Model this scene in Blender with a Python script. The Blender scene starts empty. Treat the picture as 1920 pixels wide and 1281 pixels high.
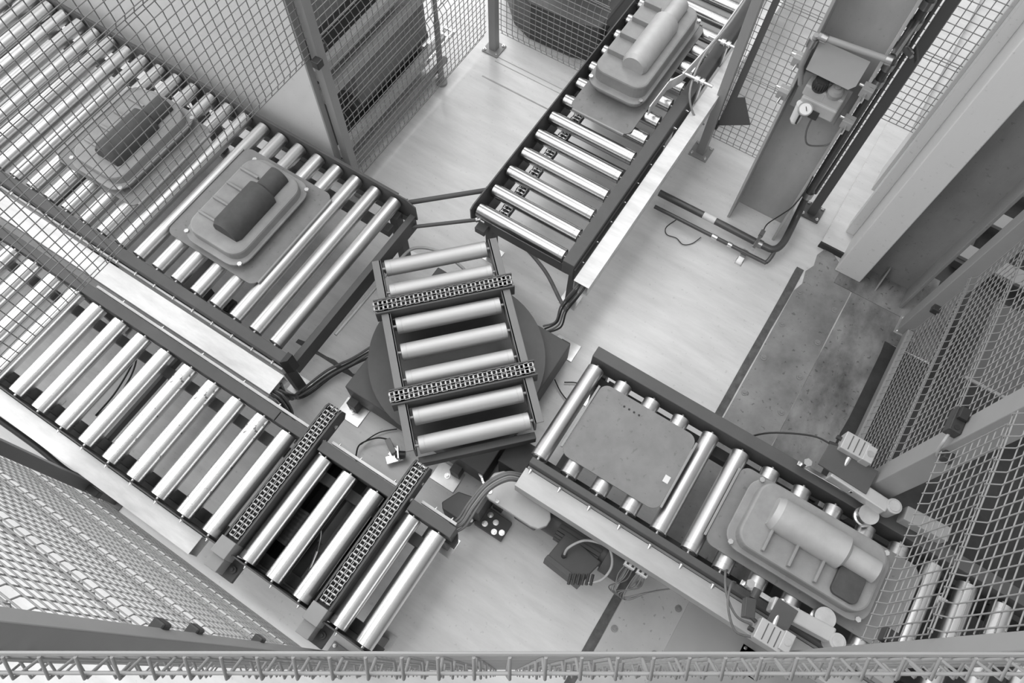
import bpy, math, random
from mathutils import Vector, Matrix
random.seed(7)
S = bpy.context.scene
COL = S.collection

# ------------------------------------------------------------------ camera
cam_d = bpy.data.cameras.new('camera')
cam_d.sensor_width = 36.0
cam_d.lens = 36.0 * 1425.0 / 1920.0
cam_d.clip_start = 0.02
cam = bpy.data.objects.new('camera', cam_d)
COL.objects.link(cam)
CAM_H = 4.5
cam.matrix_world = Matrix((
    (0.84173123, -0.49736218, 0.21004618, 0.0),
    (0.53982183, 0.76882733, -0.34277825, 0.0),
    (0.00899569, 0.40191467, 0.91563294, CAM_H),
    (0, 0, 0, 1)))
S.camera = cam
# ------------------------------------------------------------------ light
S.view_settings.view_transform = 'Standard'
S.view_settings.look = 'None'
S.view_settings.gamma = 1.0
S.view_settings.exposure = 0.0
W = bpy.data.worlds.new('hall')
S.world = W
W.use_nodes = True
wn = W.node_tree
bg = wn.nodes['Background']
tc = wn.nodes.new('ShaderNodeTexCoord')
sp = wn.nodes.new('ShaderNodeVectorMath')
sp.operation = 'DOT_PRODUCT'
sp.inputs[1].default_value = (-.42, -.14, .80)
mr = wn.nodes.new('ShaderNodeMapRange')
mr.inputs['From Min'].default_value = -.5
mr.inputs['From Max'].default_value = .9
rp = wn.nodes.new('ShaderNodeValToRGB')
wn.links.new(tc.outputs['Generated'], sp.inputs[0])
wn.links.new(sp.outputs['Value'], mr.inputs['Value'])
wn.links.new(mr.outputs[0], rp.inputs[0])
wn.links.new(rp.outputs[0], bg.inputs[0])
rp.color_ramp.elements[0].position = 0.0
rp.color_ramp.elements[0].color = (.14, .14, .14, 1)
rp.color_ramp.elements[1].position = 0.80
rp.color_ramp.elements[1].color = (.92, .92, .92, 1)
bg.inputs[1].default_value = 0.80


def lamp(name, loc, size, energy, rot=(0, 0, 0)):
    d = bpy.data.lights.new(name, 'AREA')
    d.shape = 'RECTANGLE'
    d.size, d.size_y = size
    d.energy = energy
    o = bpy.data.objects.new(name, d)
    o.location = loc
    o.rotation_euler = rot
    COL.objects.link(o)
    return o


lamp('hall_light', (-4.5, -1.5, 7.5), (4.0, 9.0), 280, (0, math.radians(-24), 0))
lamp('hall_light', (-5.8, 8.6, 7.5), (6.0, 4.0), 300, (math.radians(-35), math.radians(-25), 0))
lamp('hall_light', (-1.3, 5.7, 7.8), (2.2, 1.3), 60, (math.radians(-20), 0, 0))
lamp('hall_light', (-1.8, 2.5, 8.0), (1.5, 7.0), 80)
lamp('hall_light', (1.5, -2.5, 8.0), (4.0, 2.0), 90, (math.radians(18), 0, 0))
lamp('left_area_light', (-11.0, 0.5, 4.2), (5.5, 12.0), 420, (0, math.radians(-90), 0))  # unseen area light added at left for broad white reflections on the rollers


# ------------------------------------------------------------------ materials
def mat(name, v, rough=0.5, metal=0.0, var=0.08, scale=6.0, stretch=(1, 1, 1), bump=0.0, spots=0.0, spec=0.4):
    m = bpy.data.materials.new(name)
    m.use_nodes = True
    nt = m.node_tree
    b = nt.nodes['Principled BSDF']
    b.inputs['Roughness'].default_value = rough
    b.inputs['Metallic'].default_value = metal
    b.inputs['Specular IOR Level'].default_value = spec
    t = nt.nodes.new('ShaderNodeTexCoord')
    mp = nt.nodes.new('ShaderNodeMapping')
    mp.inputs['Scale'].default_value = stretch
    n = nt.nodes.new('ShaderNodeTexNoise')
    n.inputs['Scale'].default_value = scale
    n.inputs['Detail'].default_value = 6
    n.inputs['Roughness'].default_value = 0.65
    r = nt.nodes.new('ShaderNodeValToRGB')
    r.color_ramp.elements[0].position = .28
    r.color_ramp.elements[1].position = .72
    lo, hi = v * (1 - var), min(1, v * (1 + var))
    r.color_ramp.elements[0].color = (lo, lo, lo, 1)
    r.color_ramp.elements[1].color = (hi, hi, hi, 1)
    L = nt.links.new
    L(t.outputs['Object'], mp.inputs[0])
    L(mp.outputs[0], n.inputs['Vector'])
    L(n.outputs['Fac'], r.inputs[0])
    out = r.outputs[0]
    if spots:
        n2 = nt.nodes.new('ShaderNodeTexNoise')
        n2.inputs['Scale'].default_value = 38
        n2.inputs['Detail'].default_value = 3
        r2 = nt.nodes.new('ShaderNodeValToRGB')
        r2.color_ramp.elements[0].position = .655
        r2.color_ramp.elements[1].position = .69
        r2.color_ramp.elements[0].color = (1, 1, 1, 1)
        k = 1 - spots
        r2.color_ramp.elements[1].color = (k, k, k, 1)
        mx = nt.nodes.new('ShaderNodeMix')
        mx.data_type = 'RGBA'
        mx.blend_type = 'MULTIPLY'
        mx.inputs[0].default_value = 1
        L(t.outputs['Object'], n2.inputs['Vector'])
        L(n2.outputs['Fac'], r2.inputs[0])
        L(out, mx.inputs[6])
        L(r2.outputs[0], mx.inputs[7])
        out = mx.outputs[2]
    L(out, b.inputs['Base Color'])
    if bump:
        bp = nt.nodes.new('ShaderNodeBump')
        bp.inputs['Strength'].default_value = bump
        bp.inputs['Distance'].default_value = 0.004
        L(n.outputs['Fac'], bp.inputs['Height'])
        L(bp.outputs[0], b.inputs['Normal'])
    return m


M_floor = mat('light floor', .70, .24, 0, .12, 2.2, (1, 5, 1), spots=.12, spec=.5)
M_floor2 = mat('grey plate floor', .27, .6, 0, .38, 2.6, (1, 1, 1), spots=.4)
M_worn = mat('worn concrete', .21, .75, 0, .75, 3.6, (1, .6, 1), bump=.4, spots=.45)
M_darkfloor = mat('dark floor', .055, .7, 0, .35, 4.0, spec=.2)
M_fbolt = mat('worn floor bolt', .30, .5, .3, .2, 30)
M_floor2b = mat('light grey plate floor', .52, .55, 0, .12, 2.5, spots=.3)
M_seam = mat('seam mortar', .12, .85, 0, .35, 18, bump=.4)
M_rail = mat('dark painted steel', .105, .5, 0, .08, 9, spec=.25)
M_black = mat('black steel', .035, .5, 0, .2, 9)
M_post = mat('grey powder coat', .33, .45, 0, .05, 5)
M_frame = mat('turntable frame grey', .20, .5, 0, .06, 6)
M_postd = mat('dark grey powder coat', .12, .45, 0, .05, 5)
M_wire = mat('wire grey', .31, .45, 0, .05, 5)
M_clamp = mat('black plastic', .05, .4, 0, .15, 12)
M_zinc = mat('zinc plated steel', .75, .32, 1, .12, 14)
M_bolt = mat('bright bolt', .85, .25, 1, .08, 20)
M_galv = mat('galvanised sheet', .74, .55, .2, .2, 3, (1, 4, 1))
M_galvd = mat('dull galvanised sheet', .50, .5, .3, .14, 3, (1, 4, 1))
M_chrome = mat('polished roller steel', .84, .27, 1, .05, 3)
M_streak = mat('ground roller steel with reflection streaks', .50, .22, 1, .42, 1.6, (.15, 22, 22))  # lamp reflections put into the colour as streaks along the roller
M_spotroll = mat('pitted roller steel', .84, .27, 1, .05, 3, spots=.6)
M_satin = mat('satin roller steel', .66, .36, 1, .06, 3, (1, 1, 5))
M_turnroll = mat('grey turntable roller', .56, .55, .8, .06, 3)
M_col = mat('column grey paint', .42, .55, 0, .16, 3, (1, 1, .5), spots=.15)
M_cold = mat('dark column tone', .27, .6, 0, .22, 3, (1, 1, .5), spots=.2)  # second column's web, flange and gusset, darker than the first column
M_clad = mat('light cladding tone', .74, .45, 0, .05, 2, (1, 1, .4), spots=.12)  # much paler than the column web beside it
M_sheet = mat('pale sheet metal', .72, .35, 0, .05, 1.5, spots=.08)
M_tray = mat('tray steel', .24, .55, 0, .14, 7, spots=.2, spec=.25)
M_chain = mat('oiled chain steel', .42, .38, 1, .2, 30)
M_cast = mat('cast metal', .30, .6, 0, .15, 8, bump=.15)
M_castl = mat('machined aluminium', .72, .35, .8, .08, 10)
M_drum = mat('dark cast drum', .085, .6, 0, .2, 10, spec=.2)
M_paled = mat('pale cast metal', .48, .5, .2, .1, 10)
M_rubber = mat('dark rubber', .05, .6, 0, .2, 10)
M_motor = mat('motor grey paint', .075, .4, 0, .12, 8)
M_cable = mat('grey cable', .16, .5, 0, .2, 20)
M_cableb = mat('black cable', .03, .5, 0, .2, 20)
M_cablel = mat('pale cable', .45, .5, 0, .1, 20)
M_white = mat('white plastic', .78, .4, 0, .04, 10)
M_pipe = mat('dark pipe', .11, .35, .3, .15, 8)
M_brass = mat('fitting metal', .45, .3, 1, .15, 12)
M_alu = mat('anodised aluminium', .52, .45, .2, .06, 10)
M_wood = mat('crate grey', .25, .7, 0, .2, 5)


# ------------------------------------------------------------------ mesh builder
class MB:
    def __init__(self):
        self.v, self.f, self.s, self.c = [], [], [], []

    def cut(self):
        self.c.append((len(self.v), len(self.f)))
        return self

    def each(self, name, m, parent=None, bevel=0.0):
        out, (v0, f0) = [], (0, 0)
        for v1, f1 in self.c + [(len(self.v), len(self.f))]:
            if f1 > f0:
                q = MB()
                q.v = self.v[v0:v1]
                q.f = [[i - v0 for i in g] for g in self.f[f0:f1]]
                q.s = self.s[f0:f1]
                out.append(q.build(name, m, parent, bevel))
            v0, f0 = v1, f1
        return out

    def _add(self, vs, fs, sm):
        b = len(self.v)
        self.v += [Vector(p) for p in vs]
        self.f += [[b + i for i in q] for q in fs]
        self.s += [sm] * len(fs)
        return self

    def box(self, a, b):
        (x0, y0, z0), (x1, y1, z1) = [[f(p, q) for p, q in zip(a, b)] for f in (min, max)]
        vs = [(x, y, z) for z in (z0, z1) for y in (y0, y1) for x in (x0, x1)]
        return self._add(vs, [(0, 2, 3, 1), (4, 5, 7, 6), (0, 1, 5, 4), (2, 6, 7, 3), (0, 4, 6, 2), (1, 3, 7, 5)], False)

    def obox(self, c, s, rz=0.0, M=None):
        R = M if M else Matrix.Rotation(rz, 3, 'Z')
        c = Vector(c)
        h = [k / 2 for k in s]
        vs = [c + R @ Vector((i * h[0], j * h[1], k * h[2])) for k in (-1, 1) for j in (-1, 1) for i in (-1, 1)]
        return self._add(vs, [(0, 2, 3, 1), (4, 5, 7, 6), (0, 1, 5, 4), (2, 6, 7, 3), (0, 4, 6, 2), (1, 3, 7, 5)], False)

    def cyl(self, p0, p1, r, n=20, r2=None, caps=True):
        p0, p1 = Vector(p0), Vector(p1)
        d = (p1 - p0).normalized()
        a = d.orthogonal().normalized()
        b = d.cross(a)
        r2 = r if r2 is None else r2
        A = [p0 + (a * math.cos(t) + b * math.sin(t)) * r for t in [2 * math.pi * i / n for i in range(n)]]
        B = [p1 + (a * math.cos(t) + b * math.sin(t)) * r2 for t in [2 * math.pi * i / n for i in range(n)]]
        self._add(A + B, [(i, (i + 1) % n, n + (i + 1) % n, n + i) for i in range(n)], True)
        if caps:
            self._add(A, [tuple(reversed(range(n)))], False)
            self._add(B, [tuple(range(n))], False)
        return self

    def lathe(self, prof, p0, axis, n=24):
        """prof: list of (distance along axis, radius)"""
        p0, d = Vector(p0), Vector(axis).normalized()
        for (h0, r0), (h1, r1) in zip(prof, prof[1:]):
            if abs(h0 - h1) < 1e-6 and (r0 < 1e-6 or r1 < 1e-6):
                R = max(r0, r1)
                a = d.orthogonal().normalized()
                b = d.cross(a)
                ring = [p0 + d * h0 + (a * math.cos(t) + b * math.sin(t)) * R for t in [2 * math.pi * i / n for i in range(n)]]
                q = tuple(range(n)) if r1 < r0 else tuple(reversed(range(n)))
                self._add(ring, [q], False)
            else:
                self.cyl(p0 + d * h0, p0 + d * (h1 if abs(h1 - h0) > 1e-6 else h0 + 1e-5), max(r0, 1e-4), n, max(r1, 1e-4), False)
        return self

    def tube(self, pts, r, n=8, caps=True):
        pts = [Vector(p) for p in pts]
        rings = []
        a = None
        for i, p in enumerate(pts):
            d = (pts[min(i + 1, len(pts) - 1)] - pts[max(i - 1, 0)])
            if d.length < 1e-9:
                d = Vector((0, 0, 1))
            d.normalize()
            if a is None:
                a = d.orthogonal().normalized()
            else:
                a = a - d * a.dot(d)
                a = a.normalized() if a.length > 1e-6 else d.orthogonal().normalized()
            b = d.cross(a)
            rings.append([p + (a * math.cos(t) + b * math.sin(t)) * r for t in [2 * math.pi * k / n for k in range(n)]])
        vs = [q for g in rings for q in g]
        fs = []
        for i in range(len(pts) - 1):
            for k in range(n):
                fs.append((i * n + k, i * n + (k + 1) % n, (i + 1) * n + (k + 1) % n, (i + 1) * n + k))
        self._add(vs, fs, True)
        if caps:
            self._add(rings[0], [tuple(reversed(range(n)))], False)
            self._add(rings[-1], [tuple(range(n))], False)
        return self

    def prism(self, poly, z0, z1, O=(0, 0, 0), U=(1, 0, 0), V=(0, 1, 0), Wd=(0, 0, 1)):
        O, U, V, Wd = Vector(O), Vector(U), Vector(V), Vector(Wd)
        n = len(poly)
        A = [O + U * x + V * y + Wd * z0 for x, y in poly]
        B = [O + U * x + V * y + Wd * z1 for x, y in poly]
        self._add(A + B, [tuple(reversed(range(n))), tuple(range(n, 2 * n))] +
                  [(i, (i + 1) % n, n + (i + 1) % n, n + i) for i in range(n)], False)
        return self

    def build(self, name, m, parent=None, bevel=0.0, local=False):
        off = Vector((0, 0, 0))
        p = parent
        if not local:
            while p is not None:
                off += p.location
                p = p.parent
        me = bpy.data.meshes.new(name)
        me.from_pydata([v - off for v in self.v], [], self.f)
        me.polygons.foreach_set('use_smooth', self.s)
        me.materials.append(m)
        me.update()
        o = bpy.data.objects.new(name, me)
        COL.objects.link(o)
        if parent is not None:
            o.parent = parent
        if bevel:
            bv = o.modifiers.new('bevel', 'BEVEL')
            bv.width = bevel
            bv.segments = 2
            bv.limit_method = 'ANGLE'
        return o


def tag(o, label=None, cat=None, group=None, kind=None):
    if label:
        o['label'] = label
    if cat:
        o['category'] = cat
    if group:
        o['group'] = group
    if kind:
        o['kind'] = kind
    return o


def thing(name, loc, label, cat, group=None):
    o = bpy.data.objects.new(name, None)
    o.empty_display_size = .05
    o.location = loc
    COL.objects.link(o)
    return tag(o, label, cat, group)


def copies(src, locs):
    """the first location moves src itself, the rest are copies with shared mesh"""
    for i, l in enumerate(locs):
        o = src if i == 0 else src.copy()
        if i:
            COL.objects.link(o)
        o.location = l


def smooth(pts, k=6):
    P = [Vector(p) for p in pts]
    out = []
    for i in range(len(P) - 1):
        p0, p1, p2, p3 = P[max(i - 1, 0)], P[i], P[i + 1], P[min(i + 2, len(P) - 1)]
        for j in range(k):
            t = j / k
            out.append(.5 * ((2 * p1) + (p2 - p0) * t + (2 * p0 - 5 * p1 + 4 * p2 - p3) * t * t + (3 * p1 - p0 - 3 * p2 + p3) * t ** 3))
    out.append(P[-1])
    return out


def rrect(x0, y0, x1, y1, r, n=6):
    out = []
    for cx, cy, a in ((x1 - r, y1 - r, 0), (x0 + r, y1 - r, 90), (x0 + r, y0 + r, 180), (x1 - r, y0 + r, 270)):
        for i in range(n + 1):
            t = math.radians(a + 90 * i / n)
            out.append((cx + r * math.cos(t), cy + r * math.sin(t)))
    return out


# ------------------------------------------------------------------ setting: floor
def jag(x, y0, y1, step, amp):
    out = []
    y = y0
    while y < y1:
        out.append((x + random.uniform(-amp, amp), y))
        y += step * random.uniform(.6, 1.4)
    out.append((x, y1))
    return out


tag(MB().box((-9, -6, -.12), (6, 9, 0)).build('floor', M_floor), kind='structure')
# seam strip of dark mortar
left = jag(.292, -1.4, 3.2, .3, .0025)
right = list(reversed(jag(.343, -1.4, 3.2, .15, .004)))
tag(MB().prism(left + right, -.01, .004).build('trim_1', M_seam), kind='structure')
# bolted steel plates
tag(MB().box((.348, -1.4, -.01), (.676, 1.10, .006)).build('trim_12', M_floor2b), kind='structure')
poly = [(.348, 1.10), (.676, 1.10)] + jag(.676, 1.2, 3.25, .12, .004) + [(.60, 3.33), (.55, 3.36), (.47, 3.42), (.40, 3.44), (.37, 3.36), (.385, 3.27), (.355, 3.20), (.375, 3.10), (.35, 3.02)]
pl = tag(MB().prism(poly, -.01, .006).build('trim_2', M_floor2), kind='structure')
bb = MB().cyl((0, 0, 0), (0, 0, .004), .02, 16).cyl((0, 0, .004), (0, 0, .009), .011, 6)
fb = bb.build('floor_bolt', M_fbolt, pl, local=True)
copies(fb, [(x, y, .006) for x, ys in ((.385, (3.03, 2.747, 2.464, 2.18, .808, .527)), (.635, (3.03, 2.75, 2.467, 2.187, .812, .53))) for y in ys])
poly = [(.680, -1.4), (1.0, -1.4)] + jag(1.0, -1.3, 3.0, .2, .01) + [(1.3, 3.02), (1.3, 3.5), (.72, 3.5), (.682, 3.3)]
tag(MB().prism(poly, -.01, .005).build('trim_3', M_worn), kind='structure')
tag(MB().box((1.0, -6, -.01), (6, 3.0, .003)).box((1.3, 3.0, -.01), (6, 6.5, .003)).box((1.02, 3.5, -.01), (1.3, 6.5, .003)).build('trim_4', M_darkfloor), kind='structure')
tag(MB().box((.67, -1.4, 0), (1.7, .9, .012)).build('trim_5', mat('grey cover plate floor', .44, .5, 0, .06, 3)), kind='structure')
# raised strip beside the column
tag(MB().box((.35, 3.44, 0), (.52, 6.5, .05)).build('trim_6', M_floor), kind='structure')
tag(MB().box((.345, 3.425, 0), (.525, 3.44, .052)).build('trim_7', M_darkfloor), kind='structure')


a_ = jag(.925, -2.2, -1.66, .05, .006)
b_ = jag(.955, -2.2, -1.66, .05, .007)
tag(MB().prism([(x, y) for y, x in a_] + [(x, y) for y, x in reversed(b_)], -.01, .002).build('trim_8', M_seam), kind='structure')
M_joint = mat('floor joint', .45, .7, 0, .2, 9)
for n_, y in (('trim_9', 3.645), ('trim_10', 3.60), ('trim_11', 3.42)):
    tag(MB().box((-2.42, y, -.01), (-1.60, y + (.006 if n_ != 'trim_11' else .012), .0012)).build(n_, M_joint), kind='structure')


# ------------------------------------------------------------------ rollers
def roller(r, L, m, parent, axis='x'):
    b = MB()
    d = Vector((1, 0, 0)) if axis == 'x' else Vector((0, 1, 0))
    h = L / 2
    b.lathe([(-h, 0), (-h, r - .012), (-h + .004, r - .010), (-h + .004, r - .003), (-h, r - .003), (-h + .002, r), (-h + .03, r), (-h + .0305, r - .0008), (-h + .0335, r - .0008), (-h + .034, r),
             (h - .034, r), (h - .0335, r - .0008), (h - .0305, r - .0008), (h - .03, r), (h - .002, r), (h, r - .003), (h - .004, r - .003), (h - .004, r - .010), (h, r - .012), (h, 0)], (0, 0, 0), d, 32)
    b.cyl(d * -(h + .022), d * (h + .022), .009, 10)
    return b.build('roller', m, parent, local=True)


def bolts(parent, locs, axis, r=.008, h=.012, m=None):
    b = MB()
    d = Vector(axis)
    b.cyl((0, 0, 0), d * .003, r * 1.25, 12).cyl(d * .003, d * h, r, 6).cyl(d * h, d * (h + .008), r * .55, 8)
    o = b.build('bolt', m or M_bolt, parent, local=True)
    off = parent.location
    copies(o, [Vector(l) - off for l in locs])


def legs(parent, spots, top, w=.06, m=None):
    for x, y in spots:
        b = MB().box((x - w / 2, y - w / 2, .008), (x + w / 2, y + w / 2, top))
        lg = b.build('leg', m or M_rail, parent, .003)
        MB().box((x - .06, y - .06, 0), (x + .06, y + .06, .008)).build('foot_plate', M_zinc, lg)


ZR = .600      # roller axis height
# ---- wide conveyor, upper left
U = thing('roller_conveyor', (-3.7, 1.28, 0), 'wide roller conveyor with satin grey rollers running in from the upper left to the turntable', 'conveyor')
ur = roller(.043, 1.13, M_satin, U, 'y')
copies(ur, [(-1.99 - .147 * k + 3.7, .012, ZR + .004) for k in range(25)])
MB().box((-5.8, .65, .52), (-1.87, .71, .66)).build('side_rail', M_rail, U, .003)
MB().prism([(-5.8, .47), (-1.9, .47), (-1.85, .50), (-1.85, .63), (-1.92, .668), (-5.8, .668)], 1.868, 1.876, U=(1, 0, 0), V=(0, 0, 1), Wd=(0, 1, 0)).box((-5.8, 1.84, .47), (-1.86, 1.87, .476)).build('side_rail', M_rail, U)
MB().box((-5.8, 1.876, .655), (-1.98, 1.890, .66)).build('edge_strip', M_rail, U, .001)
MB().prism([(-1.875, .645), (-1.845, .675), (-1.845, .72), (-1.875, .72)], .50, .661).build('end_cap', M_black, U)
MB().box((-1.90, .70, .40), (-1.86, 1.87, .53)).build('end_beam', M_rail, U, .003)
for x in (-2.75, -3.9, -5.1):
    MB().box((x - .03, .7, .40), (x + .03, 1.87, .46)).build('cross_member', M_rail, U, .003)
MB().box((-5.8, 1.70, .44), (-1.95, 1.76, .50)).build('drive_guard', M_rail, U, .003)
legs(U, [(-1.98, .70), (-1.98, 1.82), (-3.6, .70), (-3.6, 1.82), (-5.0, .7), (-5.0, 1.82)], .52)
bolts(U, [(-1.95 - .147 * k, .648, .575) for k in range(16)], (0, -1, 0))
for x in (-2.62, -2.42):
    b = MB()
    b.obox((x, .78, .50), (.09, .07, .06)).cyl((x - .03, .80, .53), (x + .03, .80, .53), .03, 14).cyl((x - .02, .76, .55), (x + .03, .77, .55), .02, 12)
    b.build('drive_sprocket', M_black, U)
# galvanised strip below the rail edge
MB().box((-5.8, .633, .50), (-1.88, .645, .57)).build('side_strip', M_galv, U, .002)

# ---- narrow conveyor, lower left
Lc = thing('roller_conveyor', (-2.6, .05, 0), 'narrow roller conveyor with bright polished rollers and two chain strands at lower left', 'conveyor')
xs = [-.635, -.79, -1.02, -1.19, -1.355, -1.60, -1.772] + [-1.945 - .172 * k for k in range(18)]
lr = roller(.049, .62, M_chrome, Lc, 'y')
copies(lr, [(x + 2.6, .005, ZR) for x in xs])
for o in [c for c in Lc.children if c.name.startswith('roller')]:
    if any(abs(o.location.x - 2.6 - x) < .01 for x in (-2.117, -2.289, -1.945, -2.805)):
        o.data = o.data if o.data.name.endswith('pitted') else o.data
pit = lr.data.copy()
pit.materials.clear()
pit.materials.append(M_spotroll)
for o in [c for c in Lc.children if c.name.startswith('roller')]:
    if any(abs(o.location.x - 2.6 - x) < .01 for x in (-2.117, -2.289, -1.772)):
        o.data = pit
for a, b_ in ((-5.8, -3.10), (-3.095, -1.69), (-1.685, -1.51), (-1.40, -.925), (-.83, -.565)):
    MB().box((a, .375, .52), (b_, .435, .66)).build('side_rail', M_rail, Lc, .003)
MB().box((-5.8, -.275, .45), (-1.49, -.268, .655)).box((-1.42, -.275, .45), (-.93, -.268, .655)).box((-.86, -.275, .45), (-.56, -.268, .655)).box((-5.8, -.268, .45), (-.56, -.22, .456)).build('side_rail', M_rail, Lc)
for a, b_ in ((-3.09, -1.52), (-1.38, -.94), (-.80, -.585)):
    MB().box((a, .447, .57), (b_, .463, .60)).build('side_strip', M_galv, Lc, .002)
MB().prism([(-.60, .36), (-.545, .36), (-.545, .40), (-.57, .435), (-.60, .435)], .45, .52).build('end_cap', M_black, Lc)
for x in (-.70, -1.10, -2.5, -4.0):
    MB().box((x - .025, -.26, .40), (x + .025, .43, .45)).build('cross_member', M_rail, Lc, .003)
MB().box((-5.8, .26, .44), (-.62, .32, .50)).build('drive_guard', M_rail, Lc, .003)
MB().box((-5.8, -.24, .42), (-.62, -.18, .46)).build('drive_guard', M_black, Lc, .003)
legs(Lc, [(-.66, -.22), (-.66, .40), (-1.65, -.22), (-1.65, .40), (-3.2, -.22), (-3.2, .40), (-4.6, .4)], .45)
bolts(Lc, [(x + .02, -.276, .63) for x in xs[:12]], (0, -1, 0), .008, .006)
bolts(Lc, [(x, .464, .585) for x in (-.62, -.72, -.98, -1.2, -1.34, -1.75, -2.0, -2.3, -2.6, -2.9)], (0, 1, 0), .006, .004)
# black pan under the lift zone
MB().box((-1.40, -.26, .22), (-.95, .42, .23)).box((-1.41, -.26, .22), (-1.40, .42, .50)).box((-.95, -.26, .22), (-.94, .42, .50)).box((-1.41, .41, .22), (-.94, .42, .50)).box((-1.41, -.26, .22), (-.94, -.25, .50)).build('lift_pan', M_black, Lc)
b = MB()
b.cyl((-1.32, -.10, .38), (-1.32, .10, .38), .07, 24)
for k in range(9):
    b.cyl((-1.32, -.09 + .022 * k, .38), (-1.32, -.08 + .022 * k, .38), .078, 24)
b.build('lift_motor', M_motor, Lc)
b = MB()
b.obox((-1.10, .16, .34), (.16, .30, .14)).cyl((-1.13, -.06, .36), (-1.13, .03, .36), .05, 18)
b.build('lift_gearbox', M_motor, Lc, .004)
MB().cyl((-1.10, -.16, .44), (-1.13, -.03, .46), .012, 10).tube(smooth([(-1.13, -.03, .46), (-1.16, .05, .5), (-1.22, .1, .48)]), .004).build('sensor', M_zinc, Lc)


def chain_mesh(x, y0, y1, z, nose=True):
    """duplex roller chain running along y, wrapping down over the nose at y1"""
    b = MB()
    p = .0254
    rr = .03
    path = []
    y = y0
    while y < y1:
        path.append((y, z, 0))
        y += p / 2
    if nose:
        for i in range(1, 9):
            t = i * (p / 2) / rr
            path.append((y1 + rr * math.sin(t), z - rr + rr * math.cos(t), -t))
    for i, (yy, zz, t) in enumerate(path):
        R = Matrix.Rotation(t, 3, 'X')
        if i % 2 == 0:
            for sx in (-1, 1):
                b.cyl((x + sx * .0155 - .008, yy, zz), (x + sx * .0155 + .008, yy, zz), .0075, 8)
            b.cyl((x - .030, yy, zz), (x + .030, yy, zz), .0035, 6)
        else:
            outer = (i // 2) % 2
            for sx in (-.0275, -.0055, .0055, .0275):
                o = .0022 if outer else -.0012
                o = o if sx > 0 else -o
                b.obox((x + sx + o, yy, zz), (.0022, .0235, .015), M=R)
    return b


def chain_track(x, parent):
    y0, y1 = -.215, .575
    g = MB()
    for sx in (-1, 1):
        xa, xb = x + sx * .036, x + sx * .046
        prof = [(y0, .56), (y1 + .025, .56), (y1 + .045, .60), (y1 + .035, .655), (y1 + .01, .675), (y0, .675)]
        g.prism(prof, min(xa, xb), max(xa, xb), U=(0, 1, 0), V=(0, 0, 1), Wd=(1, 0, 0))
    t = g.build('chain_track', M_rail, parent)
    MB().box((x - .036, y0, .60), (x + .036, y1, .650)).build('chain_bed', M_black, t)
    chain_mesh(x, y0 + .02, y1, .672).build('chain', M_chain, t)
    c = MB().box((x - .045, -.305, .575), (x + .042, -.215, .70)).build('end_cover', M_post, t, .003)
    MB().box((x - .040, -.375, .56), (x + .034, -.306, .665)).build('end_block', M_post, t, .003)
    MB().box((x - .05, -.385, .50), (x + .085, -.28, .53)).cyl((x + .055, -.33, .53), (x + .055, -.33, .55), .018, 12).cyl((x + .055, -.33, .55), (x + .055, -.33, .565), .009, 6).build('bracket', M_rail, t, .002)
    bolts_l = MB().cyl((x + .046, .43, .61), (x + .052, .43, .61), .016, 14).cut().cyl((x + .046, .53, .60), (x + .052, .53, .60), .012, 14)
    bolts_l.each('pin', M_zinc, t)


chain_track(-1.462, Lc)
chain_track(-.894, Lc)

# ---- conveyor leading away at top
T = thing('roller_conveyor', (-1.23, 3.4, 0), 'roller conveyor with bright rollers leading away from the turntable to the top of the picture', 'conveyor')
tr = roller(.0455, .605, M_streak, T, 'x')
copies(tr, [(-1.232 + 1.23, 2.09 + .1675 * k - 3.4, ZR) for k in range(23)])
MB().prism([(2.03, .56), (2.03, .655), (2.06, .668), (6.2, .668), (6.2, .47), (2.11, .47)], -1.560, -1.552, U=(0, 1, 0), V=(0, 0, 1), Wd=(1, 0, 0)).box((-1.552, 2.10, .47), (-1.50, 6.2, .476)).build('side_rail', M_rail, T)
MB().box((-.912, 2.03, .53), (-.835, 6.2, .66)).build('side_rail', M_rail, T, .004)
MB().box((-.835, 2.03, .50), (-.822, 3.15, .62)).build('side_strip', M_black, T, .002)
MB().box((-1.50, 2.085, .42), (-.90, 2.125, .51)).build('end_beam', M_rail, T, .003)
MB().obox((-1.50, 2.06, .45), (.07, .06, .05)).build('end_bracket', M_rail, T, .003)
for y in (2.9, 4.0):
    MB().box((-1.55, y - .03, .40), (-.88, y + .03, .46)).build('cross_member', M_rail, T, .003)
MB().box((-1.45, 2.15, .45), (-1.40, 6.0, .50)).build('drive_guard', M_black, T, .003)
chain_mesh(-1.425, 2.15, 3.2, .515, False).build('drive_chain', M_zinc, T)
legs(T, [(-1.49, 2.15), (-.87, 2.15), (-1.49, 3.6), (-.87, 3.6), (-1.49, 5.2), (-.87, 5.2)], .50)
bolts(T, [(-.834, 2.12 + .1675 * k, .59) for k in range(9)], (1, 0, 0))

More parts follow.
